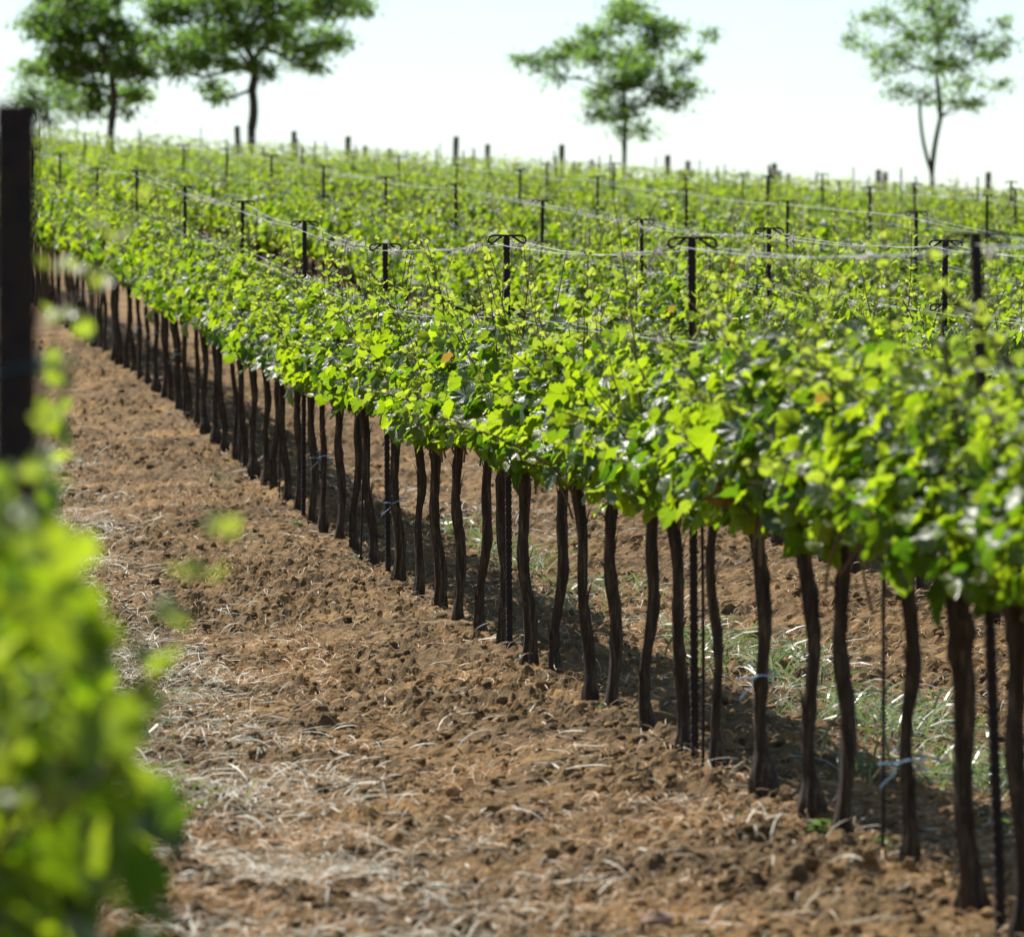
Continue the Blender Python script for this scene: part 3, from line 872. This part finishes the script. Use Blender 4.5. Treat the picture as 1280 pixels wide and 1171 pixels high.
# ------------------------------------------------------------------ trees on the hilltop
def tree(name, base_px, d, blobs, label, seed, forks, trunk_r=.11, leaf=.13, dens=1.0, scale=2.66, off=0, group='trees on the skyline', cat='tree'):
    rng = np.random.default_rng(seed)
    m_per_px = d/F
    bx = base_px[0]/scale + off
    b0 = unproj(bx, base_px[1]/scale, d)
    gz = float(ground_z(b0.x, b0.y))
    root = link(name, None, None, (b0.x, b0.y, gz))
    tag(root, label, cat, group)
    def loc(zx, zy, dep):
        p = unproj(zx/scale + off, zy/scale, d)
        return np.array([p.x - b0.x + dep*SN, p.y - b0.y + dep*CS, p.z - gz])
    xs = np.array([b[0] for b in blobs]); w = (xs.max()-xs.min())/scale*m_per_px
    nodes = [np.array([0, 0, -.3])]; par = [-1]
    for f in forks:                           # (x, y, parent index)
        nodes.append(loc(f[0], f[1], 0)); par.append(f[2])
    nf = len(nodes)
    start = nf-1
    cen = []
    for bx_, by_, br in blobs:
        dep = rng.normal()*.24*w if br > 30 else rng.normal()*.15*w
        cen.append((loc(bx_, by_, dep), br/scale*m_per_px))
    top = nodes[start]
    order = sorted(range(len(cen)), key=lambda i: np.linalg.norm(cen[i][0]-top))
    for i in order:
        c = cen[i][0]
        best = min(range(1, len(nodes)), key=lambda j: np.linalg.norm(nodes[j]-c) + .35*np.linalg.norm(nodes[j]-top) + (1.2 if nodes[j][2] > c[2]+.2 else 0))
        # mid node for a crooked branch
        midp = nodes[best]*.45 + c*.55 + rng.normal(size=3)*.06*np.linalg.norm(c-nodes[best]) + np.array([0, 0, -.04*np.linalg.norm(c-nodes[best])])
        nodes.append(midp); par.append(best)
        nodes.append(c); par.append(len(nodes)-2)
    cnt = np.zeros(len(nodes))
    for i in range(len(nodes)-1, -1, -1):
        cnt[i] += 1
        if par[i] >= 0: cnt[par[i]] += cnt[i]
    rad = trunk_r*np.power(cnt/cnt.max(), .48); rad[1:nf] = np.maximum(rad[1:nf], trunk_r*.62)
    mb = MB()
    for i in range(1, len(nodes)):
        p0, p1 = nodes[par[i]], nodes[i]
        t = np.linspace(0, 1, 6)[:, None]
        wob = rng.normal(size=3)*.03*np.linalg.norm(p1-p0)
        r0 = rad[par[i]] if par[i] > 0 and cnt[par[i]] < 1.7*cnt[i] or par[i] == 0 else rad[i]*1.25
        mb.tube(p0+(p1-p0)*t + wob*np.sin(t*3.14), np.linspace(r0, rad[i]*.9, 6), 9, 0, True, 1+.06*(rng.random((6, 9))-.5))
    # leaf clumps
    P, T, N, S, A = [], [], [], [], []
    for c, r in cen:
        ncl = max(5, int(29*dens*(r/.55)**1.5))
        for q in range(ncl):
            dirv = rng.normal(size=3); dirv /= np.linalg.norm(dirv)
            k0 = c + dirv*np.array([1, 1, .72])*r*(.25+1.0*rng.random())
            mb.tube([c, (c+k0)/2 + rng.normal(size=3)*.04, k0], [.016, .010, .005], 4, 0, False)
            m = int(14 + 15*rng.random()); cr = .10+.11*rng.random()
            g = rng.normal(size=(m, 3))*cr*[1, 1, .55]
            P.append(k0+g); A.append(np.clip(rng.random()*.6 + rng.normal(size=m)*.15, 0, 1))
            S.append(leaf*(.6+.8*rng.random(m)))
            T.append(g*3 + rng.normal(size=(m, 3))*.6 + [0, 0, -.35]); N.append(rng.normal(size=(m, 3))*.6 + [0, 0, .8])
    P, T, N, S, A = np.vstack(P), np.vstack(T), np.vstack(N), np.concatenate(S), np.concatenate(A)
    lb = MB()
    tm = (np.array([(0, .4), (0, 0), (.22, .35), (.12, .8), (0, 1), (-.12, .8), (-.22, .35)]),
          np.array([(0, 1, 2), (0, 2, 3), (0, 3, 4), (0, 4, 5), (0, 5, 6), (0, 6, 1)]))
    leaves(lb, P, T, N, S, A, rng, tm)
    link('trunk', mb.mesh('trunk', [M_TBARK], True), root)
    link('crown', lb.mesh('crown', [M_TREE], True, True), root)
    return root

tree('hilltop_tree', (385, 500), 168, [(120,70,50),(180,30,70),(260,20,80),(330,40,70),(160,110,50),(230,120,70),(320,120,70),(400,100,50),(440,150,60),(190,190,60),(260,200,70),
     (350,200,70),(430,230,60),(120,240,40),(200,260,50),(300,290,60),(400,300,40),(460,310,40),(490,250,40),(300,350,45),(260,-50,90),(420,375,20),(380,-30,60),(160,-30,60)],
     'dense leafy tree at the far left of the skyline, crown touching its neighbour', 21, [(380, 330, 0), (370, 230, 1)], .12, .165)
tree('hilltop_tree', (838, 540), 166, [(560,60,70),(640,20,90),(760,30,100),(880,30,100),(1000,30,90),(1100,20,90),(1190,10,50),(620,130,80),(720,130,80),(820,120,70),(900,110,80),
     (980,150,60),(1050,120,60),(1110,130,40),(1030,200,45),(560,180,60),(600,240,40),(680,220,50),(760,210,50),(850,220,40),(730,320,32),(900,250,30),(700,-80,120),(850,-100,130),(1000,-80,110),(560,-30,80),(700,270,30),(500,130,50)],
     'wide spreading tree with dark forked trunk and a low side limb, second from left', 22, [(836, 430, 0), (838, 300, 1), (845, 220, 2)], .135, .155)
tree('hilltop_tree', (1003, 640), 165, [(720,205,36),(790,190,45),(850,150,55),(900,210,65),(930,110,60),(1000,80,70),(1040,15,45),(1100,60,65),(1120,130,65),(1190,80,38),(1010,180,75),(1080,230,75),
     (1000,280,75),(930,300,55),(1100,310,55),(1170,320,52),(1225,300,40),(920,380,42),(1010,370,55),(1080,430,34),(780,255,20),(990,430,26),(675,200,18),(1250,190,18),(1290,120,18),(1200,230,30)],
     'small roundish tree with slim single trunk standing alone mid skyline', 23, [(1012, 500, 0), (1015, 400, 1), (1010, 300, 2)], .075, .145, .80, 2.66, 400)
tree('hilltop_tree', (977, 720), 160, [(760,40,36),(740,150,30),(790,180,42),(830,60,52),(850,300,42),(870,200,60),(900,110,62),(950,40,72),(1000,120,72),(980,220,68),(950,320,46),(1040,60,72),(1040,330,40),
     (1050,220,62),(1100,260,52),(1120,130,62),(1160,180,52),(1200,80,26),(1200,160,36),(1205,270,38),(1080,350,32),(1000,-40,90),(880,-20,70),(1080,-30,55),(1120,340,24),(810,230,30),(700,130,20)],
     'slender airy tree with two-stemmed pale trunk at the right of the skyline', 24, [(970, 575, 0), (930, 340, 1), (1000, 390, 1), (985, 240, 3)], .075, .125, .58, 2.66, 800)
tree('hilltop_shrub', (170, 500), 162, [(100,300,48),(150,345,55),(220,320,55),(240,370,46),(160,395,40),(90,370,40),(60,330,35)],
     'dark low bushy shrub beneath the leftmost tree, beside the black post', 25, [(165, 420, 0)], .05, .10, 1.1, 2.66, 0, 'shrubs on the skyline', 'shrub')

# ------------------------------------------------------------------ light, sky, camera
SUN = Vector((-.36, .60, 1.0)).normalized()
el = math.asin(SUN.z); az = math.atan2(SUN.x, SUN.y)
w = bpy.data.worlds.new('World'); scene.world = w; w.use_nodes = True
nt = w.node_tree; nt.nodes.clear()
sky = nt.nodes.new('ShaderNodeTexSky'); sky.sky_type = 'NISHITA'; sky.sun_disc = False
sky.sun_elevation = el; sky.sun_rotation = az; sky.dust_density = .35; sky.air_density = 1.0; sky.ozone_density = 1.0
bg = nt.nodes.new('ShaderNodeBackground'); bg.inputs[1].default_value = .081
wo = nt.nodes.new('ShaderNodeOutputWorld')
nt.links.new(sky.outputs[0], bg.inputs[0]); nt.links.new(bg.outputs[0], wo.inputs[0])
sl = bpy.data.lights.new('sun', 'SUN'); sl.energy = 5.0; sl.angle = math.radians(.53); sl.color = (1, .955, .88)
so = bpy.data.objects.new('sun', sl); COL.objects.link(so)
so.rotation_euler = (-SUN).to_track_quat('-Z', 'Y').to_euler(); so.location = (0, 0, 40)

cam = bpy.data.cameras.new('camera'); co = bpy.data.objects.new('camera', cam); COL.objects.link(co)
co.location = (0, 0, CAMZ); co.rotation_euler = (math.pi/2, 0, -TH)
cam.sensor_width = 36; cam.lens = 36*F/1280; cam.clip_start = .5; cam.clip_end = 6000
cam.dof.use_dof = True; cam.dof.focus_distance = 26.6; cam.dof.aperture_fstop = 6.8
scene.camera = co
scene.view_settings.view_transform = 'Standard'; scene.view_settings.look = 'None'
scene.view_settings.exposure = .90; scene.view_settings.gamma = 1.0
scene.cycles.max_bounces = 8; scene.cycles.diffuse_bounces = 3; scene.cycles.glossy_bounces = 2; scene.cycles.transmission_bounces = 4
scene.cycles.caustics_reflective = False; scene.cycles.caustics_refractive = False
scene.cycles.sample_clamp_indirect = 8
